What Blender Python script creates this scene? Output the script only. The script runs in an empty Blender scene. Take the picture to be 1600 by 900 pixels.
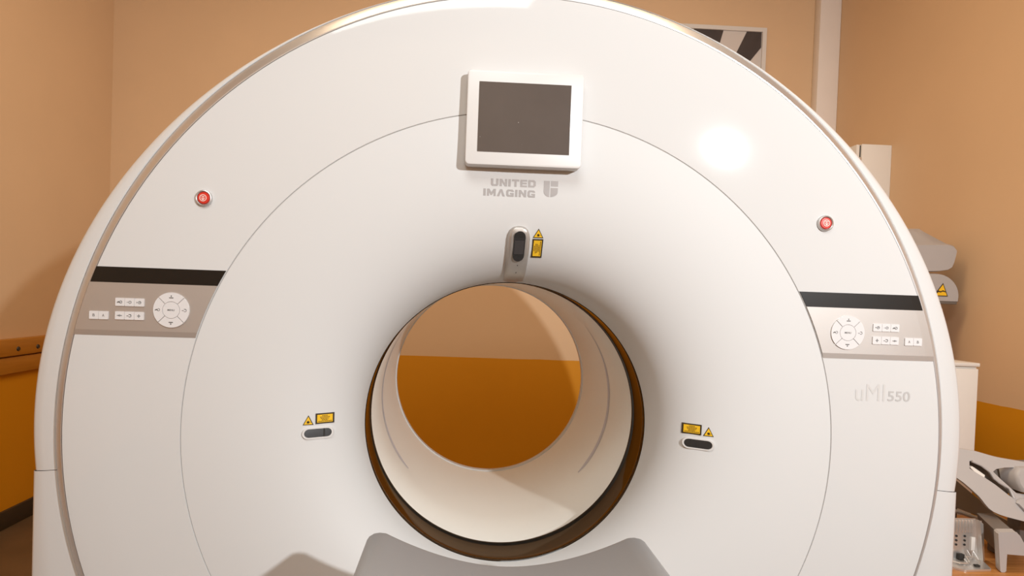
import bpy, bmesh, math, random
from mathutils import Vector, Matrix
random.seed(4)
S = bpy.context.scene
COL = S.collection
pi, cos, sin = math.pi, math.cos, math.sin

# ------------------------------------------------------------------ camera, world, lights, exposure
HC = 0.95                                   # height of the bore axis above the floor
cam_d = bpy.data.cameras.new('camera'); cam = bpy.data.objects.new('camera', cam_d); COL.objects.link(cam)
cam_d.sensor_width = 36.0; cam_d.lens = 21.6
cam_d.shift_x = 0.02839; cam_d.shift_y = 0.01841
cam_d.clip_start = 0.02
yaw, pitch, roll = 0.0392, -0.0196, 0.0351
fw = Vector((sin(yaw)*cos(pitch), cos(yaw)*cos(pitch), sin(pitch)))
rt = Vector((cos(yaw), -sin(yaw), 0)); up = rt.cross(fw)
r2 = rt*cos(roll) + up*sin(roll); u2 = up*cos(roll) - rt*sin(roll)
m = Matrix((( r2.x, u2.x, -fw.x), (r2.y, u2.y, -fw.y), (r2.z, u2.z, -fw.z))).to_4x4()
m.translation = Vector((-0.1251, -1.3351, 1.2609))
cam.matrix_world = m
S.camera = cam

w = bpy.data.worlds.new('world'); S.world = w; w.use_nodes = True
w.node_tree.nodes['Background'].inputs[0].default_value = (1, .85, .7, 1)
w.node_tree.nodes['Background'].inputs[1].default_value = 0.05

def area(name, loc, target, sx, sy, power, color):
    d = bpy.data.lights.new(name, 'AREA'); d.shape = 'RECTANGLE'; d.size = sx; d.size_y = sy
    d.energy = power; d.color = color
    o = bpy.data.objects.new(name, d); COL.objects.link(o); o.location = loc
    o.rotation_euler = (Vector(target) - Vector(loc)).to_track_quat('-Z', 'Y').to_euler()
    return o
lamp = bpy.data.lights.new('flash_lamp', 'SPOT'); lamp.energy = 275; lamp.shadow_soft_size = 0.04; lamp.color = (.96, 1, 1.02)
lamp.spot_size = math.radians(125); lamp.spot_blend = 1.0
lo = bpy.data.objects.new('flash_lamp', lamp); COL.objects.link(lo); lo.location = (1.41, -2.53, 2.11)
lo.rotation_euler = (Vector((-.4, 2.2, 1.25)) - Vector(lo.location)).to_track_quat('-Z', 'Y').to_euler()
area('ceiling_fill_front', (-0.5, -2.3, 3.52), (-0.5, -2.3, 0), 1.6, 1.6, 54, (.93, 1, 1.0))  # added soft fill for the scanner front, stands for no known fixture
area('ceiling_fill_rear', (0.0, 0.55, 3.52), (0.0, 0.55, 0), 2.4, 0.6, 42, (1, .76, .50))  # added warm fill to lift the shadowed rear wall, no known fixture

vs = S.view_settings
vs.view_transform = 'Standard'; vs.look = 'None'; vs.exposure = 0.12; vs.gamma = 1.0; vs.use_curve_mapping = False

# ------------------------------------------------------------------ helpers
def mat(name, col, rough=.5, metal=0., spec=.5, noise=0., scale=8., bump=0., bscale=60., coat=0., coat_rough=.05):
    M = bpy.data.materials.new(name); M.use_nodes = True
    nt = M.node_tree; b = nt.nodes['Principled BSDF']
    b.inputs['Base Color'].default_value = (*col, 1); b.inputs['Roughness'].default_value = rough
    b.inputs['Metallic'].default_value = metal; b.inputs['Specular IOR Level'].default_value = spec
    b.inputs['Coat Weight'].default_value = coat; b.inputs['Coat Roughness'].default_value = coat_rough
    if noise or bump:
        tc = nt.nodes.new('ShaderNodeTexCoord')
    if noise:
        n = nt.nodes.new('ShaderNodeTexNoise'); n.inputs['Scale'].default_value = scale; n.inputs['Detail'].default_value = 5
        nt.links.new(tc.outputs['Object'], n.inputs['Vector'])
        r = nt.nodes.new('ShaderNodeMapRange'); r.inputs['To Min'].default_value = 1-noise; r.inputs['To Max'].default_value = 1+noise
        nt.links.new(n.outputs['Fac'], r.inputs['Value'])
        x = nt.nodes.new('ShaderNodeVectorMath'); x.operation = 'SCALE'; x.inputs[0].default_value = col
        nt.links.new(r.outputs[0], x.inputs['Scale']); nt.links.new(x.outputs[0], b.inputs['Base Color'])
    if bump:
        n2 = nt.nodes.new('ShaderNodeTexNoise'); n2.inputs['Scale'].default_value = bscale; n2.inputs['Detail'].default_value = 4
        nt.links.new(tc.outputs['Object'], n2.inputs['Vector'])
        bp = nt.nodes.new('ShaderNodeBump'); bp.inputs['Strength'].default_value = bump; bp.inputs['Distance'].default_value = .003
        nt.links.new(n2.outputs['Fac'], bp.inputs['Height']); nt.links.new(bp.outputs[0], b.inputs['Normal'])
    return M

def wood(name, c1, c2, rough=.45, axis=1, scale=3.):
    M = bpy.data.materials.new(name); M.use_nodes = True
    nt = M.node_tree; b = nt.nodes['Principled BSDF']; b.inputs['Roughness'].default_value = rough
    tc = nt.nodes.new('ShaderNodeTexCoord'); mp = nt.nodes.new('ShaderNodeMapping')
    sc = [18., 18., 18.]; sc[axis] = 1.2; mp.inputs['Scale'].default_value = sc
    n = nt.nodes.new('ShaderNodeTexNoise'); n.inputs['Scale'].default_value = scale; n.inputs['Detail'].default_value = 6
    n.inputs['Distortion'].default_value = .6
    r = nt.nodes.new('ShaderNodeValToRGB'); r.color_ramp.elements[0].position = .3; r.color_ramp.elements[1].position = .7
    r.color_ramp.elements[0].color = (*c1, 1); r.color_ramp.elements[1].color = (*c2, 1)
    nt.links.new(tc.outputs['Object'], mp.inputs['Vector']); nt.links.new(mp.outputs[0], n.inputs['Vector'])
    nt.links.new(n.outputs['Fac'], r.inputs[0]); nt.links.new(r.outputs[0], b.inputs['Base Color'])
    return M

def wall_paint(name, upper, lower, z):
    M = bpy.data.materials.new(name); M.use_nodes = True
    nt = M.node_tree; b = nt.nodes['Principled BSDF']; b.inputs['Roughness'].default_value = .55
    b.inputs['Specular IOR Level'].default_value = .3
    g = nt.nodes.new('ShaderNodeNewGeometry'); sp = nt.nodes.new('ShaderNodeSeparateXYZ')
    nt.links.new(g.outputs['Position'], sp.inputs[0])
    n = nt.nodes.new('ShaderNodeTexNoise'); n.inputs['Scale'].default_value = 9; n.inputs['Detail'].default_value = 4
    nt.links.new(g.outputs['Position'], n.inputs['Vector'])
    a = nt.nodes.new('ShaderNodeMath'); a.operation = 'MULTIPLY_ADD'; a.inputs[1].default_value = .006
    nt.links.new(n.outputs['Fac'], a.inputs[0]); nt.links.new(sp.outputs['Z'], a.inputs[2])
    c = nt.nodes.new('ShaderNodeMath'); c.operation = 'GREATER_THAN'; c.inputs[1].default_value = z + .003
    nt.links.new(a.outputs[0], c.inputs[0])
    n2 = nt.nodes.new('ShaderNodeTexNoise'); n2.inputs['Scale'].default_value = 2.2; n2.inputs['Detail'].default_value = 6
    nt.links.new(g.outputs['Position'], n2.inputs['Vector'])
    mr = nt.nodes.new('ShaderNodeMapRange'); mr.inputs['To Min'].default_value = .95; mr.inputs['To Max'].default_value = 1.05
    nt.links.new(n2.outputs['Fac'], mr.inputs['Value'])
    mx = nt.nodes.new('ShaderNodeMix'); mx.data_type = 'RGBA'
    mx.inputs['A'].default_value = (*lower, 1); mx.inputs['B'].default_value = (*upper, 1)
    nt.links.new(c.outputs[0], mx.inputs['Factor'])
    v = nt.nodes.new('ShaderNodeVectorMath'); v.operation = 'SCALE'
    nt.links.new(mx.outputs['Result'], v.inputs[0]); nt.links.new(mr.outputs[0], v.inputs['Scale'])
    nt.links.new(v.outputs[0], b.inputs['Base Color'])
    n3 = nt.nodes.new('ShaderNodeTexNoise'); n3.inputs['Scale'].default_value = 70; n3.inputs['Detail'].default_value = 3
    nt.links.new(g.outputs['Position'], n3.inputs['Vector'])
    bp = nt.nodes.new('ShaderNodeBump'); bp.inputs['Strength'].default_value = .12; bp.inputs['Distance'].default_value = .002
    nt.links.new(n3.outputs['Fac'], bp.inputs['Height']); nt.links.new(bp.outputs[0], b.inputs['Normal'])
    return M

WHITE = mat('white_lacquer', (.665, .66, .655), .055, spec=.4)
WHITE2 = mat('white_side_lacquer', (.665, .66, .655), .3)
FUNNELM = mat('satin_funnel_lacquer', (.665, .66, .655), .55, spec=.3)
LINER = mat('bore_liner_plastic', (.92, .88, .81), .32)
SILVER = mat('silver_trim', (.60, .585, .575), .36, metal=.72)
PANEL = mat('silver_panel_paint', (.56, .53, .505), .5, metal=.7)
BLACKG = mat('black_display_glass', (.004, .004, .004), .36, spec=.55)
RINGM = mat('black_gloss_ring', (.006, .005, .004), .05, spec=.32)
DARK = mat('dark_gap', (.02, .018, .016), .7)
KEYM = mat('white_key_plastic', (.72, .70, .70), .35)
MARK = mat('key_print', (.10, .095, .09), .5)
SCREEN = mat('dull_lcd', (.095, .078, .070), .16, spec=.6, noise=.12, scale=14)
def dusty(M):                                # dust specks on the dead screen
    nt = M.node_tree; b = nt.nodes['Principled BSDF']
    tc = nt.nodes.new('ShaderNodeTexCoord'); vo = nt.nodes.new('ShaderNodeTexVoronoi'); vo.inputs['Scale'].default_value = 70
    nt.links.new(tc.outputs['Object'], vo.inputs['Vector'])
    n = nt.nodes.new('ShaderNodeTexNoise'); n.inputs['Scale'].default_value = 45; nt.links.new(tc.outputs['Object'], n.inputs['Vector'])
    mr = nt.nodes.new('ShaderNodeMapRange'); mr.inputs['From Min'].default_value = .52; mr.inputs['From Max'].default_value = .75; mr.inputs['To Max'].default_value = .16
    nt.links.new(n.outputs['Fac'], mr.inputs['Value'])
    lt = nt.nodes.new('ShaderNodeMath'); lt.operation = 'LESS_THAN'
    nt.links.new(vo.outputs['Distance'], lt.inputs[0]); nt.links.new(mr.outputs[0], lt.inputs[1])
    mx = nt.nodes.new('ShaderNodeMix'); mx.data_type = 'RGBA'; src = b.inputs['Base Color'].links[0].from_socket
    nt.links.new(src, mx.inputs['A']); mx.inputs['B'].default_value = (.34, .31, .29, 1)
    nt.links.new(lt.outputs[0], mx.inputs['Factor']); nt.links.new(mx.outputs['Result'], b.inputs['Base Color'])
dusty(SCREEN)
BEZEL = mat('monitor_plastic', (.70, .68, .665), .33)
LOGO = mat('silver_logo_print', (.42, .40, .395), .45, metal=.25)
LOGO2 = mat('faint_logo_print', (.625, .61, .595), .3)
LOGO3 = mat('grey_model_print', (.50, .485, .475), .4)
RED = mat('red_button_plastic', (.62, .035, .02), .3)
REDMARK = mat('red_button_print', (.9, .62, .56), .4)
YEL = mat('yellow_label', (.88, .52, .02), .4)
LBLK = mat('label_black', (.035, .022, .008), .5)
LTXT = mat('label_print', (.16, .09, .01), .5)
WINDOWG = mat('dark_laser_window', (.022, .019, .018), .12, spec=.6)
SLIT = mat('grey_slit', (.60, .57, .60), .5)
GREYPAD = mat('grey_table_plastic', (.235, .235, .245), .42, bump=.05, bscale=400)
GREYV = mat('grey_pad_vinyl', (.42, .40, .40), .45, noise=.04, scale=6)
GREYD = mat('grey_shell_plastic', (.46, .44, .435), .38)
GREYDK = mat('dark_grey_plastic', (.16, .14, .125), .5)
STEEL = mat('polished_steel', (.72, .70, .68), .32, metal=.75)
CABW = mat('white_cabinet_paint', (.78, .75, .71), .4, noise=.02)
WOODC = wood('beech_cabinet', (.50, .24, .07), (.60, .31, .10), axis=2)
WOODT = wood('varnished_bench_wood', (.33, .13, .035), (.52, .23, .07), .3, axis=0)
RAILM = wood('ochre_painted_wood', (.46, .19, .02), (.55, .24, .03), .45, axis=1)
FLOORM = mat('brown_linoleum', (.13, .08, .04), .45, noise=.25, scale=6)
CEILM = mat('ceiling_paint', (.80, .74, .66), .8)
BASEM = mat('dark_skirting', (.045, .033, .022), .5)
PIPEM = mat('column_paint', (.84, .78, .74), .5, noise=.03)
PAINT = wall_paint('two_tone_wall_paint', (.72, .505, .315), (.68, .285, .008), .846)
FRAMEM = mat('picture_frame_white', (.72, .70, .68), .5)
PICW = mat('picture_paper', (.66, .62, .60), .5)
PICB = mat('picture_dark_print', (.06, .05, .05), .45, noise=.2, scale=20)

def link(name, me, material=None, parent=None, smooth=False, kind=None):
    o = bpy.data.objects.new(name, me); COL.objects.link(o)
    if material and not me.materials: me.materials.append(material)
    if smooth:
        for p in me.polygons: p.use_smooth = True
        try: me.set_sharp_from_angle(angle=math.radians(35))
        except Exception: pass
    if parent:
        o.parent = parent
        if parent.type == 'EMPTY': o.matrix_parent_inverse = Matrix.Translation(-parent.location)
    if kind: o['kind'] = kind
    return o
def pydata(name, v, f, material, parent=None, smooth=False, kind=None, fix=True):
    me = bpy.data.meshes.new(name); me.from_pydata([tuple(a) for a in v], [], f); me.validate()
    if fix:
        bm = bmesh.new(); bm.from_mesh(me); bmesh.ops.remove_doubles(bm, verts=bm.verts, dist=1e-6)
        bmesh.ops.recalc_face_normals(bm, faces=bm.faces); bm.to_mesh(me); bm.free()
    return link(name, me, material, parent, smooth, kind)
def frombm(name, bm, material, parent=None, smooth=False, kind=None):
    bmesh.ops.recalc_face_normals(bm, faces=bm.faces)
    me = bpy.data.meshes.new(name); bm.to_mesh(me); bm.free()
    return link(name, me, material, parent, smooth, kind)
def bbox_bm(bm, a, b, bevel=0., seg=2):
    r = bmesh.ops.create_cube(bm, size=1.0)
    vs_ = r['verts']
    for v in vs_:
        v.co = Vector([(a[i]+b[i])/2 + v.co[i]*(b[i]-a[i]) for i in range(3)])
    if bevel:
        es = list({e for v in vs_ for e in v.link_edges})
        bmesh.ops.bevel(bm, geom=es, offset=bevel, segments=seg, profile=.5, affect='EDGES')
def box(name, a, b, material, parent=None, bevel=0., seg=2, kind=None):
    bm = bmesh.new(); bbox_bm(bm, a, b, bevel, seg)
    return frombm(name, bm, material, parent, bool(bevel), kind)
def thing(name, loc, label, cat, group=None):
    o = bpy.data.objects.new(name, None); COL.objects.link(o); o.location = loc; o.empty_display_size = .05
    tag(o, label, cat, group); return o
def tag(o, label, cat=None, group=None):
    o['label'] = label
    if cat: o['category'] = cat
    if group: o['group'] = group
    return o
def bez(P, n):
    out = []
    for i in range(n):
        t = i/(n-1)
        out.append(tuple((1-t)**3*P[0][k] + 3*(1-t)**2*t*P[1][k] + 3*(1-t)*t*t*P[2][k] + t**3*P[3][k] for k in range(len(P[0]))))
    return out
def tube(bm, pts, r, n=8):
    pts = [Vector(p) for p in pts]; rings = []
    for i, p in enumerate(pts):
        d = (pts[min(i+1, len(pts)-1)] - pts[max(i-1, 0)]).normalized()
        a = d.cross(Vector((0, 0, 1)) if abs(d.z) < .9 else Vector((1, 0, 0))).normalized(); b = d.cross(a)
        rings.append([bm.verts.new(p + a*r*cos(2*pi*k/n) + b*r*sin(2*pi*k/n)) for k in range(n)])
    for A, B in zip(rings, rings[1:]):
        for k in range(n): bm.faces.new((A[k], A[(k+1) % n], B[(k+1) % n], B[k]))
    bm.faces.new(rings[0][::-1]); bm.faces.new(rings[-1])
def loft(name, rings, material, parent=None, smooth=True, kind=None):
    n = len(rings[0]); v = [p for r in rings for p in r]; f = []
    for i in range(len(rings)-1):
        for k in range(n):
            f.append((i*n+k, i*n+(k+1) % n, (i+1)*n+(k+1) % n, (i+1)*n+k))
    f.append(tuple(range(n))); f.append(tuple(range((len(rings)-1)*n, len(rings)*n)))
    return pydata(name, v, f, material, parent, smooth, kind)

# ------------------------------------------------------------------ room
XL, XR, YB, YF, ZC = -2.38, 2.31, 2.70, -3.7, 3.6
def structure(name, a, b, m_): return box(name, a, b, m_, kind='structure')
structure('floor', (XL-.2, YF-.2, -.1), (XR+.2, YB+.2, 0), FLOORM)
structure('ceiling', (XL-.2, YF-.2, ZC), (XR+.2, YB+.2, ZC+.1), CEILM)
structure('wall_left', (XL-.2, YF-.2, 0), (XL, YB+.2, ZC), PAINT)
structure('wall_right', (XR, YF-.2, 0), (XR+.2, YB+.2, ZC), PAINT)
structure('wall_back', (XL, YB, 0), (XR, YB+.2, ZC), PAINT)
structure('wall_front', (XL, YF-.2, 0), (XR, YF, ZC), PAINT)
box('baseboard_left', (XL, YF, 0), (XL+.018, YB, .092), BASEM, kind='structure', bevel=.004)
box('baseboard_back', (XL+.018, YB-.018, 0), (XR-.018, YB, .092), BASEM, kind='structure', bevel=.004)
box('baseboard_right', (XR-.018, YF, 0), (XR, YB, .092), BASEM, kind='structure', bevel=.004)
# boxed-in riser in the right rear corner
box('trim_1', (2.17, YB-.07, .0), (XR, YB, ZC), PIPEM, kind='structure', bevel=.006)

# wooden bumper rail on the left wall
rail = thing('wall_rail', (XL, 0.6, .78), 'double ochre-painted wooden bumper rail along the left wall', 'wall rail')
box('board', (XL, -2.6, .871), (XL+.034, YB, .958), RAILM, rail, .006)
box('board', (XL, -2.6, .781), (XL+.024, YB, .866), RAILM, rail, .006)
for (y, z, d) in ((2.005, .905, .034), (1.86, .905, .034), (2.113, .846, .024), (1.2, .905, .034), (1.3, .846, .024)):
    bm = bmesh.new(); bmesh.ops.create_cone(bm, cap_ends=True, segments=14, radius1=.013, radius2=.009, depth=.006,
        matrix=Matrix.Translation((XL+d+.002, y, z)) @ Matrix.Rotation(pi/2, 4, 'Y'))
    frombm('bolt_head', bm, BASEM, rail)

# ------------------------------------------------------------------ scanner profile
RS, RG = .7038, .9485
FUN = bez([(.3436, .1625), (.352, .03), (.45, -.0185), (RS, -.0185)], 30)
def spline(pts, n):
    out = []
    for i in range(len(pts)-1):
        p0, p1, p2, p3 = pts[max(i-1, 0)], pts[i], pts[i+1], pts[min(i+2, len(pts)-1)]
        for j in range(n):
            t = j/n
            out.append(tuple(.5*(2*p1[k]+(p2[k]-p0[k])*t+(2*p0[k]-5*p1[k]+4*p2[k]-p3[k])*t*t+(3*p1[k]-p0[k]-3*p2[k]+p3[k])*t**3) for k in (0, 1)))
    return out+[pts[-1]]
FACE = spline([(RS, -.0185), (.75, -.0200), (.80, -.0213), (.86, -.0224), (.91, -.0219), (.935, -.0212), (RG, -.0203)], 4)
PROF = FUN + FACE[1:]
def fy(r):
    if r <= PROF[0][0]: return PROF[0][1]
    for (a, b), (c, d) in zip(PROF, PROF[1:]):
        if r <= c: return b + (d-b)*(r-a)/(c-a)
    return PROF[-1][1]
ZFLOOR = .06 - HC
def lathe(name, prof, material, parent, n=192, a0=0., a1=2*pi, clampz=True, smooth=True):
    """prof: list of (r, y); revolved about the bore axis"""
    full = abs(a1-a0-2*pi) < 1e-6; m_ = n if full else n+1
    v = []; f = []
    for i in range(m_):
        t = a0 + (a1-a0)*i/n
        for r, y in prof:
            z = r*sin(t)
            if clampz: z = max(z, ZFLOOR)
            v.append((r*cos(t), y, HC+z))
    k = len(prof)
    for i in range(n):
        j = (i+1) % m_
        for q in range(k-1): f.append((i*k+q, i*k+q+1, j*k+q+1, j*k+q))
    return pydata(name, v, f, material, parent, smooth)

scanner = thing('ct_scanner', (0, .45, 0), 'large white ring-shaped medical scanner gantry filling the middle of the room', 'scanner')

# covers -----------------------------------------------------------
funnel = lathe('funnel_cover', [p for p in FUN[:-1]] + [(RS-.0012, -.0185), (RS-.0005, -.0165), (RS-.0004, -.010)], FUNNELM, scanner)
lathe('cover_seam', [(RS-.0008, -.0165), (RS+.0012, -.0165)], mat('grey_seam_filler', (.40, .38, .36), .6), scanner)
face = lathe('front_cover', [(RS+.0006, -.010), (RS+.0007, -.0165), (RS+.0014, -.0184)] + FACE[1:-1] + [(RG-.002, -.0202), (RG-.0004, -.018), (RG-.0004, .004)], WHITE, scanner)
lathe('trim_strip', [(RG+.0006, -.004), (RG+.0006, -.0178), (RG+.003, -.0182), (.967, -.004), (.982, .0145), (.985, .0205), (.983, .033)], SILVER, scanner)

# outer body: r(theta) above the joint, straight sides below it
def ro(t): return .9905 + .052*abs(cos(t))**3.4
ZJ = -.105
XS = 1.0405
DEPTH = [(.9935, .0375), (None, None)]
def rim_ring(t):
    R = ro(t); c = (R-.9865)
    return [(.9865, .033), (.9865, .022), (.9865+min(.002, c*.2), .0205), (.9865+c*.5, .023), (R-.010*min(1, c/.03), .027), (R-.004*min(1, c/.03), .031), (R-.001, .0375), (R, .0475), (R-.004, .16), (R-.03, .45), (R-.075, .78), (R-.13, .92), (R-.16, .962)]
v = []; f = []; N = 170
t0 = math.asin(ZJ/1.0425); k = len(rim_ring(0))
for i in range(N+1):
    t = t0 + (pi-2*t0)*i/N
    for r, y in rim_ring(t): v.append((r*cos(t), y, HC + r*sin(t)))
for i in range(N):
    for q in range(k-1): f.append((i*k+q, i*k+q+1, (i+1)*k+q+1, (i+1)*k+q))
pydata('upper_rim_cover', v, f, WHITE2, scanner, True)
# lower side covers (between the trim strip and the straight side), one on each side
for sgn in (-1, 1):
    v = []; f = []; rows = 60; zt = ZJ-.0025
    for i in range(rows+1):
        z = zt + (ZFLOOR-.02 - zt)*i/rows
        xi = math.sqrt(max(.9865**2 - z*z, .12**2)); xo = XS - .0
        w_ = xo-xi
        pr = [(xi, .033), (xi, .022), (xi+.002, .0205), (xi+(w_)*.5, .023), (xo-.010, .027), (xo-.004, .031), (xo-.001, .0375), (xo, .0475), (xo-.004, .16), (xo-.03, .45), (xo-.075, .78), (xo-.13, .92), (xo-.16, .962)]
        v += [(sgn*a, b, HC+z + (-a*math.tan(abs(t0))-.0012-zt if i == 0 else 0)) for a, b in pr]; k = len(pr)
    for i in range(rows):
        for q in range(k-1): f.append((i*k+q, i*k+q+1, (i+1)*k+q+1, (i+1)*k+q))
    pydata('lower_side_cover', v, f, WHITE2, scanner, True)
    # dark joint behind the gap
    tz = HC+ZJ
    v = []; f = []
    for i in range(2):
        z = tz - .006 + .014*i
        v += [(sgn*.977, .029, z), (sgn*(1.01), .032, z), (sgn*1.033, .038, z), (sgn*1.038, .0475, z), (sgn*1.034, .16, z), (sgn*.985, .6, z)]
    for q in range(5): f.append((q, q+1, q+7, q+6))
    pydata('joint_gap', v, f, DARK, scanner)
# rear cover with its bore opening
v = []; f = []; N = 144
for i in range(N):
    t = 2*pi*i/N; c_, s_ = cos(t), sin(t)
    R = ro(t)-.155
    if s_ < ZJ: R = min((XS-.155)/max(abs(c_), 1e-3), (HC-.04)/abs(s_)) if s_ < 0 else R
    for r, y in ((.352, .9979), (.37, 1.0), (.42, .99), (.55, .966), (R, .962)):
        v.append((r*c_, y, HC+max(r*s_, ZFLOOR)))
for i in range(N):
    j = (i+1) % N
    for q in range(4): f.append((i*5+q, i*5+q+1, j*5+q+1, j*5+q))
pydata('rear_cover', v, f, WHITE2, scanner, True)
box('base_plinth', (-.93, .10, 0), (.93, .80, .065), GREYDK, scanner, .01)

# bore ------------------------------------------------------------
lathe('bore_liner', [(.3505, .2838), (.35, .2848), (.35, .5), (.35, .9), (.3502, .955)], LINER, scanner, clampz=False)
lathe('rear_bore_trim', [(.3502, .9555), (.3475, .957), (.3470, .963), (.3480, .985), (.352, .998)], WHITE2, scanner, clampz=False)
lathe('bore_ring', [(.3440, .1610), (.3420, .1625), (.3418, .1650), (.3432, .1675), (.3455, .172), (.3475, .20), (.3482, .235), (.3482, .262), (.3468, .2715), (.3450, .2745), (.3450, .2825), (.3475, .2842), (.3505, .2845)], RINGM, scanner, clampz=False)
for sgn in (-1, 1):
    v = []; f = []; n = 40
    for i in range(n+1):
        t = -.72 + 1.42*i/n; a = t if sgn > 0 else pi - t
        hw = .012*min(1, (i+1.5)/5, (n-i+1.5)/14)
        for y in (.551-hw, .551+hw): v.append((.3493*cos(a), y, HC+.3493*sin(a)))
    for i in range(n): f.append((2*i, 2*i+1, 2*i+3, 2*i+2))
    pydata('bore_light_slit', v, f, SLIT, scanner)

# ------------------------------------------------------------------ draped pieces (on the curved front)
REF = [None]
def P(x, z, off):                            # a point on the front, off metres proud of it
    r = math.hypot(x, z)
    if REF[0]:                               # rigid flat pieces lie in the tangent plane at REF
        a, b = REF[0]; r0 = math.hypot(a, b); e = .006; s_ = (fy(r0+e)-fy(r0-e))/(2*e)
        return (x, fy(r0)+s_*((x-a)*a+(z-b)*b)/r0-off, HC+z)
    return (x, fy(r)-off, HC+z)
def prism_bm(bm, poly, h0, h1, inset=0.):
    n = len(poly)
    a = [bm.verts.new(P(x, z, h0)) for x, z in poly]; b = [bm.verts.new(P(x, z, h1)) for x, z in poly]
    bm.faces.new(b)
    for i in range(n): bm.faces.new((a[i], a[(i+1) % n], b[(i+1) % n], b[i]))
def prism(name, polys, h0, h1, material, parent):
    bm = bmesh.new()
    for p in polys: prism_bm(bm, p, h0, h1)
    return frombm(name, bm, material, parent)
def circ(cx, cz, r, n=32, a0=0., a1=2*pi):
    return [(cx+r*cos(a0+(a1-a0)*i/n), cz+r*sin(a0+(a1-a0)*i/n)) for i in range(n)]
def ringp(cx, cz, r0, r1, n=24, a0=0., a1=2*pi):          # list of quads
    out = []
    for i in range(n):
        t, u = a0+(a1-a0)*i/n, a0+(a1-a0)*(i+1)/n
        out.append([(cx+r0*cos(t), cz+r0*sin(t)), (cx+r1*cos(t), cz+r1*sin(t)), (cx+r1*cos(u), cz+r1*sin(u)), (cx+r0*cos(u), cz+r0*sin(u))])
    return out
def seg(x0, z0, x1, z1, w_=.0006):
    d = Vector((x1-x0, z1-z0)).normalized(); n = Vector((-d.y, d.x))*w_/2
    return [(x0+n.x, z0+n.y), (x1+n.x, z1+n.y), (x1-n.x, z1-n.y), (x0-n.x, z0-n.y)]
def rect(x0, z0, x1, z1): return [(x0, z0), (x1, z0), (x1, z1), (x0, z1)]
def rrect(x0, z0, x1, z1, r, n=4):
    out = []
    for cx, cz, a in ((x1-r, z0+r, -pi/2), (x1-r, z1-r, 0), (x0+r, z1-r, pi/2), (x0+r, z0+r, pi)):
        out += [(cx+r*cos(a+pi/2*i/n), cz+r*sin(a+pi/2*i/n)) for i in range(n+1)]
    return out
def textpolys(body, x0, z0, x1, z1, off, material, name, parent, bold=0.):
    cu = bpy.data.curves.new('lettering', 'FONT'); cu.body = body; cu.size = 1; cu.resolution_u = 3; cu.offset = bold
    o = bpy.data.objects.new('lettering', cu); COL.objects.link(o)
    dg = bpy.context.evaluated_depsgraph_get(); me = bpy.data.meshes.new_from_object(o.evaluated_get(dg))
    bpy.data.objects.remove(o)
    xs = [q.co.x for q in me.vertices]; ys = [q.co.y for q in me.vertices]
    ax, bx_, ay, by = min(xs), max(xs), min(ys), max(ys)
    for q in me.vertices:
        q.co = P(x0+(q.co.x-ax)/(bx_-ax)*(x1-x0), z0+(q.co.y-ay)/(by-ay)*(z1-z0), off)
    me.materials.clear()
    return link(name, me, material, parent)

# control panels ----------------------------------------------------
def band(name, z0, z1, ri, ro_, sgn, h0, h1, material, parent, lip=0.):
    """annular sector piece of the front between two heights; its sides follow the circles"""
    rows, cols = 10, 14; v = []; f = []
    for lay in (0, 1):
        for i in range(rows+1):
            z = z0+(z1-z0)*i/rows
            xa, xb = math.sqrt(ri*ri-z*z), math.sqrt(ro_*ro_-z*z)
            for j in range(cols+1):
                x = xa+(xb-xa)*j/cols
                h = h1 if lay else h0
                if lay and lip and i == 0: h = h1*.35
                if lay and lip and i == 0: pass
                v.append(P(sgn*x, z, h))
    W = cols+1; n = (rows+1)*W
    for i in range(rows):
        for j in range(cols):
            a = i*W+j; f.append((n+a, n+a+1, n+a+W+1, n+a+W))
    for j in range(cols):
        f.append((j, j+1, n+j+1, n+j)); a = rows*W+j; f.append((a, a+1, n+a+1, n+a))
    for i in range(rows):
        a = i*W; f.append((a, a+W, n+a+W, n+a)); a = i*W+cols; f.append((a, a+W, n+a+W, n+a))
    return pydata(name, v, f, material, parent, False)

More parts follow.
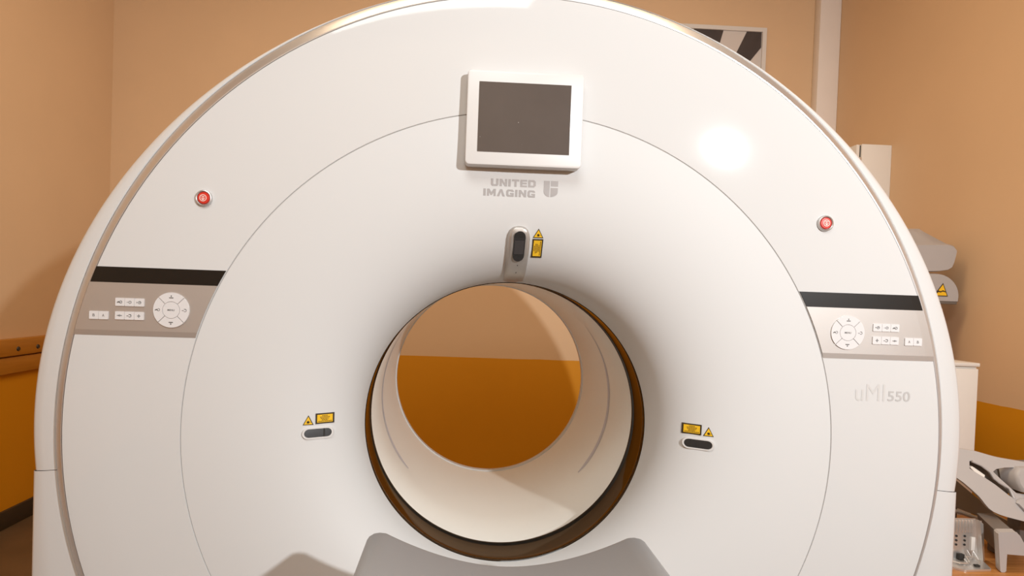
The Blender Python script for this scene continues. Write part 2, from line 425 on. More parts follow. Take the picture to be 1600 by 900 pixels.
def icon(kind, cx, cz, s=1.):
    w_ = .0007; q = []
    if kind == 0: q += ringp(cx+.0018, cz, .0022, .0029, 14, -2.4, 2.4) + [seg(cx-.005, cz-.0005, cx+.001, cz-.0005, .0012), seg(cx-.005, cz-.002, cx-.005, cz+.0004, w_), rect(cx-.0035, cz+.0002, cx-.0008, cz+.0014)]
    if kind == 1: q += [seg(cx-.005, cz, cx-.0032, cz, w_)] + ringp(cx+.0012, cz, .0022, .0028, 14)
    if kind == 2: q += [seg(cx-.005, cz+.001, cx-.0035, cz, w_), seg(cx-.005, cz-.001, cx-.0035, cz, w_)] + ringp(cx+.0012, cz, .0024, .003, 14) + [seg(cx+.0012, cz, cx+.0012, cz+.0016, w_), seg(cx+.0012, cz, cx+.0024, cz, w_)]
    if kind == 3: q += [seg(cx-.005, cz, cx-.002, cz, .001), seg(cx+.002, cz, cx+.005, cz, .001)] + ringp(cx, cz, .0011, .0018, 10)
    if kind == 4: q += [seg(cx-.005, cz-.0003, cx-.0015, cz-.0003, .001)] + ringp(cx+.0014, cz, .0022, .003, 14, -2.5, 2.2) + [seg(cx-.001, cz+.0028, cx+.0034, cz+.0028, w_)]
    if kind == 5: q += ringp(cx, cz, .0014, .0023, 4) + [seg(cx, cz+.0022, cx, cz+.0034, w_), seg(cx, cz-.0034, cx, cz-.0022, w_)] + [seg(cx-.0034, cz, cx-.0022, cz, w_), seg(cx+.0022, cz, cx+.0034, cz, w_)]
    if kind == 6: q += [rect(cx-.0042, cz-.0024, cx+.0042, cz-.0006), seg(cx, cz, cx, cz+.0034, .0008), seg(cx-.0012, cz+.0020, cx, cz+.0034, .0007), seg(cx+.0012, cz+.0020, cx, cz+.0034, .0007)]
    if kind == 7: q += [rect(cx-.0042, cz+.0006, cx+.0042, cz+.0024), seg(cx, cz, cx, cz-.0034, .0008), seg(cx-.0012, cz-.0012, cx, cz-.0032, .0007), seg(cx+.0012, cz-.0012, cx, cz-.0032, .0007)]
    return q

def control_panel(sgn, label):
    ri, ro_ = RS+.0022, RG-.0012
    pn = band('control_panel', .199, .3098, ri, ro_, sgn, -.001, .0022, PANEL, scanner, lip=1)
    tag(pn, label)
    band('display_strip', .3100, .3425, ri, ro_, sgn, -.001, .0012, BLACKG, pn)
    def X(a): return sgn*a
    keys = []
    # (x0, z0, x1, z1, glyph): measured on the left side, mirrored on the right
    for i, g in enumerate((0, 1, 2)): keys.append((.8404-.0196*i, .2612, .0191, g))
    for i, g in enumerate((3, 4, 5)): keys.append((.8404-.0196*i, .2330, .0191, g))
    for i, g in enumerate(('B', 'A')): keys.append((.8935-.0197*i, .2322, .0192, g))
    marks = []
    for x, z, w_, g in keys:
        xa, xb = sorted((X(x), X(x-w_))); h = .0168
        prism('key', [rrect(xa, z, xb, z+h, .0012, 2)], .0018, .0042, KEYM, pn)
        if isinstance(g, int): marks += icon(g, (xa+xb)/2, z+h/2)
        else: textpolys(g, (xa+xb)/2-.0022, z+h/2-.0029, (xa+xb)/2+.0022, z+h/2+.0029, .0045, MARK, 'key_letter', pn)
    cx, cz = X(.7265), .2560
    for q in range(4):
        a = pi/4+q*pi/2; g = .0007
        prof = []
        for r, n in ((.0180, 10), (.0367, 18)):
            da = g/r; ln = [(cx+r*cos(a+da+(pi/2-2*da)*i/n), cz+r*sin(a+da+(pi/2-2*da)*i/n)) for i in range(n+1)]
            prof += ln if r < .02 else ln[::-1]
        prism('dial_key', [prof], .0018, .0046, KEYM, pn)
        marks += icon((6, 0, 7, 0)[q] if q not in (1, 3) else (0 if q == 1 else 4), cx+.0272*cos(a+pi/4), cz+.0272*sin(a+pi/4))
    prism('menu_key', [circ(cx, cz, .0172, 36)], .0018, .0046, KEYM, pn)
    textpolys('MENU', cx-.0072, cz-.0019, cx+.0072, cz+.0019, .0049, MARK, 'key_letter', pn, .01)
    prism('key_marks', marks, .0044, .0050, MARK, pn)['kind'] = 'stuff'
    return pn
control_panel(-1, 'left control panel with black display strip, shaded grey')
control_panel(1, 'right control panel with display strip, shining pale silver')

# wall of the monitor -----------------------------------------------
MY = -.047
bm = bmesh.new(); bbox_bm(bm, (-.1228, MY, HC+.5826), (.1218, MY+.030, HC+.7798))
es = [e for e in bm.edges if abs(e.verts[0].co.y-e.verts[1].co.y) > .01]
bmesh.ops.bevel(bm, geom=es, offset=.009, segments=5, profile=.5, affect='EDGES')
es = [e for e in bm.edges if e.verts[0].co.y < MY+1e-4 and e.verts[1].co.y < MY+1e-4]
bmesh.ops.bevel(bm, geom=es, offset=.003, segments=2, profile=.5, affect='EDGES')
mon = frombm('monitor', bm, BEZEL, scanner, True)
tag(mon, 'white-framed square monitor with a dull switched-off screen')
box('screen', (-.0982, MY-.0008, HC+.6098), (.0948, MY+.001, HC+.7550), SCREEN, mon)
box('mount_foot', (-.109, MY+.026, HC+.590), (.108, -.006, HC+.771), WHITE2, mon, .008)

# emergency stops -----------------------------------------------------
def turned(name, prof, x, z, material, parent, n=40):
    """prof (radius, proud) turned about the face normal at x, z"""
    r = math.hypot(x, z); e = .004; s = (fy(r+e)-fy(r-e))/(2*e)
    nrm = Vector((x/r*s, -1, z/r*s)).normalized(); a = nrm.cross(Vector((0, 0, 1))).normalized(); b = nrm.cross(a)
    o = Vector(P(x, z, 0)); v = []; f = []; k = len(prof)
    for i in range(n):
        t = 2*pi*i/n
        for rr, h in prof: v.append(o + a*rr*cos(t) + b*rr*sin(t) + nrm*h)
    for i in range(n):
        j = (i+1) % n
        for q in range(k-1): f.append((i*k+q, i*k+q+1, j*k+q+1, j*k+q))
    return pydata(name, v, f, material, parent, True)
for sgn, lab in ((-1, 'round red emergency stop button on the left'), (1, 'round red emergency stop button on the right')):
    x, z = sgn*.6654, .4924
    st = turned('emergency_stop', [(.0176, -.001), (.0176, .003), (.0165, .0055), (.0148, .0062), (.0133, .005), (.0128, .001)], x, z, SILVER, scanner)
    tag(st, lab)
    turned('button_cap', [(.0126, .001), (.0124, .0045), (.0112, .006), (.0005, .0064), (0, .0064)], x, z, RED, st)
    prism('button_mark', ringp(x, z, .0060, .0074, 24) + [rect(x-.004, z+.0028, x+.004, z+.0040), rect(x-.0009, z-.005, x+.0009, z+.003), seg(x-.0040, z+.001, x-.0012, z-.0045, .0011), seg(x+.0040, z+.001, x+.0012, z-.0045, .0011)], .0062, .0072, REDMARK, st)

# laser windows, housings and yellow labels -----------------------------
def stadium(cx, cz, hl, hw, vert=False, n=10):
    p = [(hl-hw + hw*cos(-pi/2+pi*i/n), hw*sin(-pi/2+pi*i/n)) for i in range(n+1)] + [(-hl+hw + hw*cos(pi/2+pi*i/n), hw*sin(pi/2+pi*i/n)) for i in range(n+1)]
    return [(cx-b, cz+a) if vert else (cx+a, cz+b) for a, b in p]
def ringed(poly_o, poly_i): 
    n = len(poly_o); return [[poly_o[i], poly_o[(i+1) % n], poly_i[(i+1) % n], poly_i[i]] for i in range(n)]
for cx, cz, lab in ((-.425, -.0055, 'left'), (.4243, -.0085, 'right')):
    REF[0] = (cx, cz)
    fr = prism('laser_frame', ringed(stadium(cx, cz, .0305, .0125), stadium(cx, cz, .0270, .0095)), -.006, .0022, BEZEL, scanner)
    prism('laser_window', [stadium(cx, cz, .0268, .0093)], -.003, .0008, WINDOWG, fr)
    d = -1 if cx > 0 else 1
    prism('window_mask', [[(cx+d*.0105, cz-.0092), (cx+d*.0135, cz-.0092), (cx+d*.0135, cz+.0092), (cx+d*.0105, cz+.0092)]], .0006, .0012, DARK, fr)
REF[0] = None
# top housing: a long rounded bar from the front over the funnel lip
top = []
def hous(s, hw, lift):                         # cross section at funnel arc parameter z = s
    y = fy(s); o = []
    for a in range(13):
        t = pi*a/12; o.append((-hw*cos(t)*(1 if abs(cos(t)) < .99 else 1), y-.002-lift*min(1, sin(t)*1.35)+(.004 if a in (0, 12) else 0), HC+s))
    return o
rings = []
sts = [(.4640, .004, .002), (.4615, .013, .006), (.456, .0195, .010), (.448, .0235, .012), (.438, .0253, .013), (.42, .0256, .0135), (.40, .0256, .0135), (.385, .0254, .0135), (.372, .0250, .0135), (.362, .0247, .013), (.354, .0243, .012), (.3475, .024, .010)]
for s, hw, lf in sts: rings.append([(p[0]+.0015, p[1], p[2]) for p in hous(s, hw, lf)])
rings.append([(p[0], p[1]+.035, p[2]-.0035) for p in rings[-1]])
v = [p for r in rings for p in r]; n = 13; f = []
for i in range(len(rings)-1):
    for q in range(n-1): f.append((i*n+q, i*n+q+1, (i+1)*n+q+1, (i+1)*n+q))
f.append(tuple(range(n)))
hs = pydata('laser_housing', v, f, SILVER2 if 'SILVER2' in globals() else mat('satin_silver_plastic', (.50, .47, .44), .38, metal=.55), scanner, True)
tag(hs, 'silver rounded laser housing above the bore')
REF[0] = (.0025, .4195)
prism('laser_window', [stadium(.0025, .4195, .0318, .0128, True)], .010, .0168, WINDOWG, hs)
prism('window_mask', [rect(-.0085, .4395, .0135, .4450)], .0165, .0173, DARK, hs)
prism('window_mask', [rect(-.0085, .3990, .0135, .4010)], .0165, .0173, DARK, hs)
prism('lens_block', [rect(-.0075, .4035, .0125, .4320)], .0165, .0171, mat('grey_lens_block', (.05, .045, .045), .3), hs)
REF[0] = None
for sx, sz in ((.0035, .3795), (.0028, .3640)):
    prism('screw', [circ(sx, sz, .0011, 10)], .012, .0158, DARK, hs)

def tri_label(pts, lab):
    cx = sum(p[0] for p in pts)/3; cz = sum(p[1] for p in pts)/3
    def sc(k_): return [(cx+(x-cx)*k_, cz+(z-cz)*k_) for x, z in pts]
    REF[0] = (cx, cz)
    t = prism('warning_triangle', [sc(1.0)], -.004, .0008, LBLK, scanner); tag(t, lab)
    prism('triangle_field', [sc(.78)], .0006, .0012, YEL, t)
    h = max(p[1] for p in pts)-min(p[1] for p in pts)
    st = [seg(cx-h*.16*cos(a), cz-h*.04-h*.16*sin(a), cx+h*.16*cos(a), cz-h*.04+h*.16*sin(a), h*.03) for a in [i*pi/6 for i in range(6)]]
    prism('laser_burst', [circ(cx, cz-h*.04, h*.09, 12)] + st + [rect(cx, cz-h*.06, cx+h*.3, cz-h*.03)], .001, .0016, LBLK, t)
    REF[0] = None
def rect_label(pts, vert, lab):
    cx = sum(p[0] for p in pts)/4; cz = sum(p[1] for p in pts)/4
    REF[0] = (cx, cz)
    t = prism('warning_label', [pts], -.004, .0008, LBLK, scanner); tag(t, lab)
    W = abs(pts[1][0]-pts[0][0]); H = abs(pts[2][1]-pts[1][1]); b = .003
    x0, x1, z0, z1 = cx-W/2+b, cx+W/2-b, cz-H/2+b, cz+H/2-b
    prism('label_field', [rect(x0, z0, x1, z1)], .0006, .0012, YEL, t)
    bars = []; rnd = random.Random(3)
    L_, S_ = (z1-z0, x1-x0) if vert else (x1-x0, z1-z0)
    for i, frac in enumerate((.35, .62, .55, .4, .9)):
        o = (-.36+.18*i)*S_; a = -frac/2*L_
        while a < frac/2*L_:
            ln = min(rnd.uniform(.0012, .0036), frac/2*L_-a); hh = S_*.05
            if vert: bars.append(rect(cx+o-hh, cz+a, cx+o+hh, cz+a+ln))
            else: bars.append(rect(cx+a, cz-o-hh, cx+a+ln, cz-o+hh))
            a += ln+.0007
    prism('label_print', bars, .001, .0016, LTXT, t)['kind'] = 'stuff'
    REF[0] = None
tri_label([(.0442, .4600), (.0324, .4403), (.0558, .4403)], 'upper yellow laser warning triangle')
rect_label([(.0325, .4378), (.0560, .4378), (.0560, .3985), (.0325, .3985)], True, 'upright yellow laser notice in black border')
tri_label([(-.4448, .0345), (-.4558, .0130), (-.4344, .0130)], 'left yellow laser warning triangle')
rect_label([(-.4303, .0375), (-.3945, .0375), (-.3945, .0143), (-.4303, .0143)], False, 'left yellow laser notice in black border')
tri_label([(.4437, .0322), (.4335, .0112), (.4542, .0112)], 'right yellow laser warning triangle')
rect_label([(.3934, .0355), (.4297, .0355), (.4297, .0118), (.3934, .0118)], False, 'right yellow laser notice in black border')

# lettering -------------------------------------------------------------
LET = {
 'U': [[(0, 1), (0, .2), (.15, 0), (.85, 0), (1, .2), (1, 1), (.70, 1), (.70, .32), (.62, .24), (.38, .24), (.30, .32), (.30, 1)]],
 'N': [[(0, 0), (0, 1), (.30, 1), (.70, .42), (.70, 1), (1, 1), (1, 0), (.70, 0), (.30, .58), (.30, 0)]],
 'I': [[(0, 0), (0, 1), (1, 1), (1, 0)]],
 'T': [[(0, 1), (1, 1), (1, .75), (.65, .75), (.65, 0), (.35, 0), (.35, .75), (0, .75)]],
 'E': [[(0, 0), (0, 1), (1, 1), (1, .77), (.3, .77), (.3, .62), (.95, .62), (.95, .39), (.3, .39), (.3, .23), (1, .23), (1, 0)]],
 'D': [[(0, 0), (0, 1), (.3, 1), (.3, 0)], [(.3, 1), (.78, 1), (.66, .76), (.3, .76)], [(.78, 1), (1, .78), (1, .22), (.78, 0), (.66, .24), (.7, .3), (.7, .7), (.66, .76)], [(.3, .24), (.66, .24), (.78, 0), (.3, 0)]],
 'M': [[(0, 0), (0, 1), (.27, 1), (.5, .52), (.73, 1), (1, 1), (1, 0), (.76, 0), (.76, .5), (.58, .12), (.42, .12), (.24, .5), (.24, 0)]],
 'A': [[(0, 0), (.36, 1), (.64, 1), (1, 0), (.70, 0), (.5, .62), (.30, 0)]],
 'G': [[(1, .70), (1, .8), (.82, 1), (.18, 1), (0, .8), (0, .2), (.18, 0), (1, 0), (1, .53), (.5, .53), (.5, .33), (.70, .33), (.70, .24), (.38, .24), (.30, .32), (.30, .68), (.38, .76), (.62, .76), (.70, .70)]],
}
def letters(word, widths, x0, x1, z0, z1):
    gap = .16; tot = sum(widths)+gap*(len(word)-1); u = (x1-x0)/tot; out = []; x = x0
    for c, w_ in zip(word, widths):
        for pl in LET[c]: out.append([(x+a*w_*u, z0+b*(z1-z0)) for a, b in pl])
        x += (w_+gap)*u
    return out
lg = prism('logo_lettering', letters('UNITED', (1, 1, .32, .95, .9, 1), -.0652, .0316, .5461, .5613) + letters('IMAGING', (.32, 1.15, 1.05, 1, .32, 1, 1), -.0808, .0312, .5250, .5397), -.001, .0005, LOGO, scanner)
tag(lg, 'grey bold lettering UNITED IMAGING')
ex0, ex1, et, eb = .0492, .0798, .5610, .5275; em = .0628; g = .0016
h = ex1-ex0
left = [(ex0, et), (ex0, .5395)] + [(ex0+(em-g/2-ex0)*(1-cos(pi/2*i/6)), .5395-(.5395-eb)*sin(pi/2*i/6)) for i in range(1, 7)] + [(em-g/2, et)]
rtop = rect(em+g, .5500, ex1, et)
rlow = [(em+g/2+.0006, eb)] + [(ex1-(ex1-em-g/2)*(1-sin(pi/2*i/6)), .5375-(.5375-eb)*cos(pi/2*i/6)) for i in range(0, 7)] + [(ex1, .5465), (em+g/2+.0006, .5465)]
tag(prism('logo_emblem', [left, rtop, rlow], -.001, .0005, LOGO, scanner), 'grey shield emblem')
textpolys('uMI', .7525, .1072, .8180, .1445, .0005, LOGO2, 'model_prefix', scanner)
textpolys('550', .8243, .1080, .8750, .1306, .0005, LOGO3, 'model_number', scanner, .012)

# ------------------------------------------------------------------ patient table
table = thing('patient_table', (-.0265, -1.6, 0), 'grey concave patient table reaching towards the scanner bore', 'patient table')
def tz(x):
    a = abs(x)
    return .7925 + (.847-.7925)*(min(a, .212)/.212)**1.85
sec = []
for i in range(-20, 21): x = .212*i/20; sec.append((x, tz(x)))
right_ = [(.222, .8478), (.231, .8462), (.2375, .842), (.2415, .836), (.2440, .826), (.2460, .80), (.2420, .775)]
bottom = [(.20, .755), (.10, .732), (0, .725), (-.10, .732), (-.20, .755)]
sec = sec + right_ + bottom + [(-x, z) for x, z in right_[::-1]]
rings = []
for y, k_ in ((-.280, .985), (-.283, .995), (-.288, 1.0), (-.5, 1.0), (-1.2, 1.0), (-2.5, 1.0)):
    zc = .80
    rings.append([(-.0265+x*k_, y, zc+(z-zc)*(k_ if k_ < 1 else 1) - (.0 if k_ == 1 else (1-k_)*.15)) for x, z in sec])
cr = loft('cradle', rings, GREYPAD, table)
box('table_carriage', (-.20, -2.45, .66), (.147, -.75, .735), WHITE2, table, .015)
box('pedestal', (-.20, -2.4, .10), (.147, -1.3, .66), WHITE2, table, .03)
box('floor_plate', (-.26, -2.5, 0), (.207, -1.2, .10), GREYDK, table, .015)

# ------------------------------------------------------------------ things on the walls
pic = thing('wall_picture', (1.42, YB, 2.6), 'black and white photograph in a pale frame on the rear wall', 'picture')
px0, px1, pz0, pz1 = .98, 1.842, 2.45, 3.085
bm = bmesh.new(); fb = .027
for a, b in (((px0, YB-.022, pz1-fb), (px1, YB, pz1)), ((px0, YB-.022, pz0), (px1, YB, pz0+fb)), ((px0, YB-.022, pz0+fb), (px0+fb, YB, pz1-fb)), ((px1-fb, YB-.022, pz0+fb), (px1, YB, pz1-fb))):
    bbox_bm(bm, a, b)
frombm('frame', bm, FRAMEM, pic)
sheet = box('picture_sheet', (px0+fb, YB-.010, pz0+fb), (px1-fb, YB, pz1-fb), PICW, pic)
zt = pz1-fb; y_ = YB-.0115
def shape(pts):
    v = [(x, y_, z) for x, z in pts] + [(x, YB-.0095, z) for x, z in pts]; n = len(pts)
    pydata('dark_shape', v, [tuple(range(n))]+[(i, (i+1) % n, n+(i+1) % n, n+i) for i in range(n)], PICB, sheet)
shape([(1.357, zt), (1.555, zt), (1.525, zt-.12), (1.44, zt-.30), (1.357, zt-.30)])
shape([(1.712, zt), (1.812, zt), (1.812, zt-.10), (1.735, zt-.20), (1.66, zt-.35), (1.55, zt-.35), (1.63, zt-.18)])
shape([(1.335, zt), (1.344, zt), (1.344, zt-.3), (1.335, zt-.3)])
shape([(1.02, zt-.05), (1.22, zt), (1.31, zt), (1.31, zt-.3), (1.02, zt-.4)])

wb = thing('wall_box', (2.22, 2.2, 1.55), 'white metal box fixed high on the right wall beside the corner riser', 'wall box')
box('body', (2.135, 2.093, 1.45), (XR, 2.42, 2.195), CABW, wb, .004)
box('door', (2.108, 2.100, 1.455), (2.127, 2.42, 2.192), CABW, wb, .003)
box('hinge_gap', (2.126, 2.104, 1.46), (2.136, 2.41, 2.188), DARK, wb)
for z in (1.6, 1.98, 2.075): box('hinge', (2.122, 2.094, z), (2.138, 2.106, z+.045), STEEL, wb, .002)

# ------------------------------------------------------------------ cabinets and pads at the right rear
wc = thing('wooden_cabinet', (1.90, 1.75, 0), 'beech wood cabinet behind the white cabinet, carrying grey pads', 'cabinet')
box('body', (1.55, 1.52, 0), (2.182, 1.98, 1.293), WOODC, wc, .003)
box('door', (1.56, 1.502, .05), (1.863, 1.519, 1.27), WOODC, wc, .002)
box('door', (1.868, 1.502, .05), (2.176, 1.519, 1.27), WOODC, wc, .002)
cw = thing('white_cabinet', (1.7, 1.25, 0), 'white metal cabinet standing against the orange dado', 'cabinet')
box('body', (1.42, 1.065, 0), (1.975, 1.46, 1.040), CABW, cw, .003)
box('top_panel', (1.415, 1.052, 1.041), (1.978, 1.465, 1.056), CABW, cw, .003)
box('door', (1.425, 1.052, .06), (1.695, 1.064, 1.032), CABW, cw, .003)
box('door', (1.699, 1.052, .06), (1.972, 1.064, 1.032), CABW, cw, .003)

# lower arched pad with warning sticker
ap = thing('arched_head_pad', (2.05, 1.62, 1.295), 'grey arched pad with yellow warning triangle on the wooden cabinet', 'pad')
def arch(k_, y):
    cx, x0, zb, zt_ = 2.10, 1.86, 1.305, 1.440
    pts = [(x0, zb), (2.250, zb), (2.252, 1.33)]
    for i in range(1, 13):
        t = pi/2*i/12; pts.append((2.135+.117*cos(t), 1.33+.108*sin(t)))
    pts += [(1.95, 1.434), (x0, 1.425)]
    mx, mz = 2.05, 1.37
    return [(mx+(x-mx)*k_, y, mz+(z-mz)*k_) for x, z in pts]
loft('pad_body', [arch(.95, 1.494), arch(.97, 1.497), arch(.985, 1.506), arch(1., 1.512), arch(1., 1.70), arch(.95, 1.705)], GREYV, ap)
box('base_strip', (1.86, 1.497, 1.294), (2.240, 1.705, 1.308), GREYDK, ap, .003)
tp = [(2.164, 1.393), (2.118, 1.330), (2.190, 1.330)]
def flat(name, pts, y0, y1, m_, par):
    n = len(pts); v = [(x, y0, z) for x, z in pts]+[(x, y1, z) for x, z in pts]
    return pydata(name, v, [tuple(range(n)), tuple(range(n, 2*n))]+[(i, (i+1) % n, n+(i+1) % n, n+i) for i in range(n)], m_, par)
st_ = flat('warning_triangle', tp, 1.4925, 1.496, LBLK, ap)
c0 = (sum(p[0] for p in tp)/3, sum(p[1] for p in tp)/3)
flat('triangle_field', [(c0[0]+(x-c0[0])*.82, c0[1]+(z-c0[1])*.82) for x, z in tp], 1.4915, 1.494, YEL, st_)
flat('hand_mark', [(2.130, 1.340), (2.142, 1.350), (2.152, 1.348), (2.163, 1.353), (2.176, 1.349), (2.178, 1.353), (2.164, 1.359), (2.152, 1.354), (2.142, 1.357), (2.134, 1.352)], 1.4908, 1.493, LBLK, st_)
# upper wedge pad
up_ = thing('wedge_head_pad', (2.05, 1.62, 1.442), 'grey wedge-shaped pad lying on top of the arched pad', 'pad')
def wring(y, top_l, top_m, top_r, k_=1.):
    pts = [(1.90, 1.447), (2.08, 1.443), (2.15, 1.447), (2.195, 1.455), (2.215, 1.468), (2.224, 1.49), (2.233, 1.53), (2.236, 1.55), (2.232, top_r-.016), (2.218, top_r), (2.19, top_r+.006), (2.13, top_m), (2.07, top_m-.002), (2.0, top_l), (1.90, top_l-.01)]
    mx, mz = 2.06, 1.51
    return [(mx+(x-mx)*k_, y, mz+(z-mz)*k_) for x, z in pts]
loft('pad_body', [wring(1.497, 1.57, 1.575, 1.570, .95), wring(1.505, 1.572, 1.578, 1.572, .985), wring(1.52, 1.576, 1.583, 1.577, 1.), wring(1.58, 1.590, 1.640, 1.592), wring(1.62, 1.596, 1.662, 1.598), wring(1.70, 1.58, 1.64, 1.58), wring(1.72, 1.56, 1.60, 1.56, .96)], GREYV, up_)

# ------------------------------------------------------------------ bench at the lower right with positioning aids
bench = thing('wooden_bench', (1.7, .65, 0), 'low varnished wooden bench at the right of the scanner', 'bench')
box('bench_top', (1.22, .33, .425), (2.27, 1.02, .452), WOODT, bench, .004)
for x in (1.28, 2.17):
    for y in (.38, .93): box('leg', (x, y, 0), (x+.05, y+.05, .424), WOODT, bench, .004)
BZ = .4525
# steel bracket
br = thing('steel_bracket', (1.53, .56, BZ), 'polished steel angle bracket with slots and holes on the bench', 'bracket')
pts = [(1.405, .560), (1.474, .500), (1.479, .498), (1.567, .508), (1.571, .512), (1.603, .590), (1.600, .596), (1.405, .590)]
v = [(x, y, BZ) for x, y in pts]+[(x, y, BZ+.006) for x, y in pts]; n = len(pts)
pydata('base_plate', v, [tuple(range(n)), tuple(range(n, 2*n))]+[(i, (i+1) % n, n+(i+1) % n, n+i) for i in range(n)], STEEL, br)
uy = .583
bm = bmesh.new()
bbox_bm(bm, (1.41, uy, BZ+.006), (1.596, uy+.003, .583))
bbox_bm(bm, (1.41, uy, .583), (1.575, uy+.003, .590))
frombm('upright_plate', bm, STEEL, br)
for i in range(15):
    x = 1.415+i*.0104; box('rib', (x, uy-.004, .545), (x+.0055, uy+.001, .585), STEEL, br, .001)
flat('side_flange', [(1.575, .590), (1.586, .580), (1.597, BZ+.006), (1.592, BZ+.006)], uy-.018, uy, STEEL, br)
for x in (1.513, 1.541):
    for z in (.533, .519, .505):
        bm = bmesh.new(); bmesh.ops.create_cone(bm, cap_ends=True, segments=12, radius1=.0035, radius2=.0035, depth=.004, matrix=Matrix.Translation((x, uy-.0005, z)) @ Matrix.Rotation(pi/2, 4, 'X'))
        frombm('bolt_hole', bm, DARK, br)
box('white_strip', (1.562, uy-.004, .487), (1.575, uy, .530), CABW, br, .001)
for pts in ([(1.47, .555, BZ+.012), (1.49, .535, BZ+.012), (1.515, .535, BZ+.012), (1.520, .555, BZ+.016)], [(1.525, .54, BZ+.012), (1.53, .56, BZ+.022), (1.555, .56, BZ+.022), (1.56, .54, BZ+.012)],
            [(1.545, .575, .490), (1.553, .565, .468), (1.560, .570, .490), (1.572, .56, .466)]):
    bm = bmesh.new(); tube(bm, pts, .0022); frombm('wire_clip', bm, STEEL, br, True)
box('clamp_block', (1.528, .520, BZ+.0062), (1.543, .531, BZ+.012), DARK, br, .001)
box('clamp_block', (1.515, .568, BZ+.0062), (1.532, .580, BZ+.026), DARK, br, .001)

# grey foot rest: long body on a front leg
fr_ = thing('grey_headrest_stand', (1.66, .58, BZ), 'grey plastic headrest stand with one front leg, beside the steel bracket', 'stand')
prof = [(1.577, .574), (1.583, .5785), (1.636, .5795), (1.648, .568), (1.672, .530), (1.70, .512), (1.70, .504), (1.609, .5095), (1.609, BZ+.004), (1.604, BZ), (1.594, BZ), (1.590, BZ+.004)]
def pr(y, dx=0, k_=1.): return [(x+dx, y, z) for x, z in prof]
loft('stand_body', [pr(.5), pr(.506, 0), pr(.53, .012)], GREYD, fr_)
prof2 = [(1.579, .576), (1.636, .577), (1.70, .512), (1.70, .502), (1.60, .498)]
loft('rear_body', [[(x+.012, .531, z) for x, z in prof2], [(x+.045, .60, z) for x, z in prof2], [(x+.085, .68, z) for x, z in prof2]], GREYDK, fr_, False)
box('rear_foot', (1.70, .64, BZ), (1.76, .675, .505), GREYDK, fr_, .005)

# tilted grey shell with slot, hollow and cushions
def plane_y(z): return .60+.45*(z-.56)
sh = thing('grey_positioning_shell', (1.75, .72, BZ), 'large tilted grey shell with a slotted handle and cushions on the bench', 'support shell')
Tp = [(1.40, .815), (1.483, .809), (1.549, .802), (1.605, .791), (1.666, .783), (1.742, .765), (1.828, .753), (1.956, .730), (2.02, .715)]
Bp = [(1.40, .79), (1.470, .765), (1.528, .735), (1.571, .701), (1.596, .682), (1.633, .645), (1.668, .601), (1.762, .576), (1.885, .554), (2.00, .56)]
def slab(name, poly, d0, d1, material, parent):
    n = len(poly); v = [(x, plane_y(z)-d0, z) for x, z in poly]+[(x, plane_y(z)+d1, z) for x, z in poly]
    return pydata(name, v, [tuple(range(n)), tuple(range(n, 2*n))[::-1]]+[(i, (i+1) % n, n+(i+1) % n, n+i) for i in range(n)], material, parent)
slot = [(1.635, .751), (1.647, .754), (1.695, .723), (1.708, .694), (1.743, .676), (1.753, .642), (1.741, .649), (1.701, .683), (1.674, .701), (1.628, .729)]
hollow = [(1.708, .721), (1.722, .729), (1.753, .734), (1.87, .738), (1.88, .652), (1.769, .656), (1.744, .682), (1.728, .698)]
body = slab('shell_body', spline(Tp, 4)+spline(Bp, 4)[::-1], 0, .014, GREYD, None)
cuts = [slab('cut', slot, .05, .05, GREYD, None), slab('cut', hollow, .05, .05, GREYD, None)]
for c in cuts:
    md = body.modifiers.new('b', 'BOOLEAN'); md.operation = 'DIFFERENCE'; md.object = c; md.solver = 'EXACT'
dg = bpy.context.evaluated_depsgraph_get(); me = bpy.data.meshes.new_from_object(body.evaluated_get(dg))
for o in [body]+cuts: bpy.data.objects.remove(o)
bm = bmesh.new(); bm.from_mesh(me)
es = [e for e in bm.edges if len(e.link_faces) == 2 and e.calc_face_angle(0) > .6]
bmesh.ops.bevel(bm, geom=es, offset=.002, segments=2, profile=.5, affect='EDGES', clamp_overlap=True)
me.materials.clear()
frombm('shell_body', bm, GREYD, sh, False)
slab('slot_backing', [(1.62, .74), (1.65, .76), (1.71, .72), (1.76, .67), (1.76, .63), (1.69, .67), (1.62, .72)], -.030, .034, GREYDK, sh)
slab('hollow_backing', [(1.70, .74), (1.89, .745), (1.89, .645), (1.75, .64), (1.71, .69)], -.060, .066, GREYDK, sh)
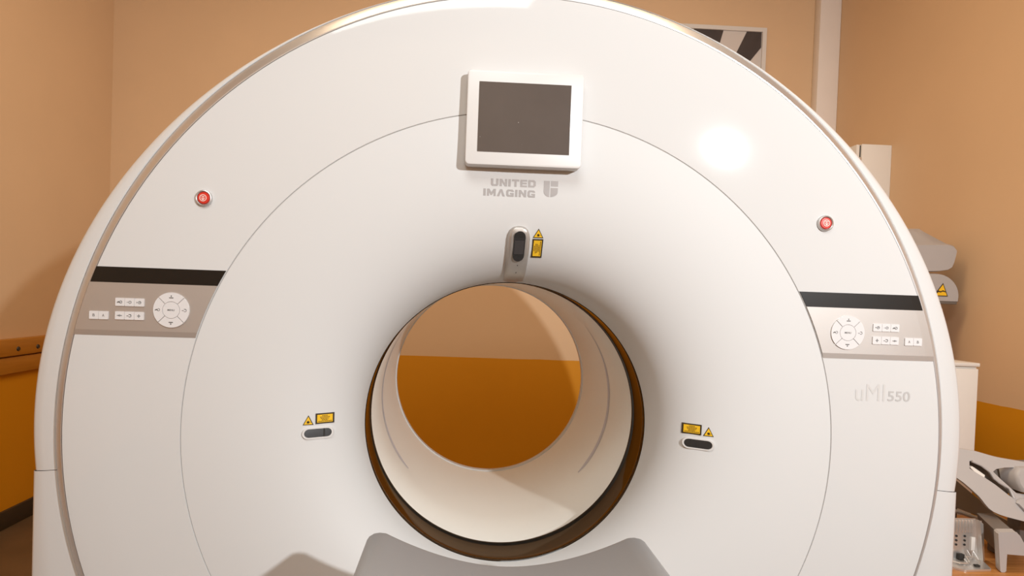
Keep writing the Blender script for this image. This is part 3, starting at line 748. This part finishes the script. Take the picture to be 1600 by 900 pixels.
bm = bmesh.new(); tube(bm, [(x, plane_y(z)-.002, z) for x, z in ((1.642, .752), (1.671, .740), (1.695, .721), (1.703, .702), (1.716, .689), (1.744, .673), (1.752, .644))], .0042)
frombm('handle_bead', bm, GREYD, sh, True)
slab('slot_insert', [(1.634, .731), (1.642, .735), (1.678, .709), (1.674, .702), (1.655, .708)], -.004, .012, CABW, sh)
def cushion(name, poly, d0, d1, inset):
    cx = sum(p[0] for p in poly)/len(poly); cz = sum(p[1] for p in poly)/len(poly)
    def ring(k_, d): return [(cx+(x-cx)*k_, plane_y(z)-d, cz+(z-cz)*k_) for x, z in poly]
    return loft(name, [ring(1., -d1), ring(1., d0*.3), ring(.96, d0*.75), ring(.88, d0)], GREYV, sh)
cushion('cushion', [(1.790, .740), (1.835, .741), (1.877, .735), (1.872, .663), (1.80, .660), (1.778, .664), (1.768, .690), (1.772, .720)], .022, .05, .01)
cushion('cushion', [(1.752, .630), (1.757, .638), (1.772, .645), (1.850, .643), (1.845, .600), (1.79, .598), (1.770, .606)], .010, .002, .01)
box('shell_prop', (1.84, .70, BZ), (1.95, .755, .575), GREYDK, sh, .006)
# second shell behind and below
s2 = thing('lower_grey_shell', (1.75, .85, BZ), 'grey shell, coloured darker for shade, tucked underneath the large tilted shell', 'support shell')
lo_ = [(1.50, .735), (1.556, .720), (1.687, .658), (1.80, .572), (1.852, .527), (1.95, .48), (1.95, .463), (1.854, .497), (1.693, .552), (1.563, .585), (1.50, .60)]
v = [(x, .815, z) for x, z in lo_]+[(x+.02, .87, z) for x, z in lo_]; n = len(lo_)
pydata('shell_body', v, [tuple(range(n)), tuple(range(n, 2*n))[::-1]]+[(i, (i+1) % n, n+(i+1) % n, n+i) for i in range(n)], mat('shaded_grey_plastic', (.30, .27, .24), .45), s2)  # shade under the upper shell is put into this darker grey
bm = bmesh.new(); tube(bm, [(1.52, .79, .575), (1.70, .79, .54), (1.86, .79, .488)], .007); frombm('rim_bar', bm, GREYV, s2, True)
box('rear_block', (1.50, .80, BZ), (1.70, .86, .56), GREYDK, s2, .006)
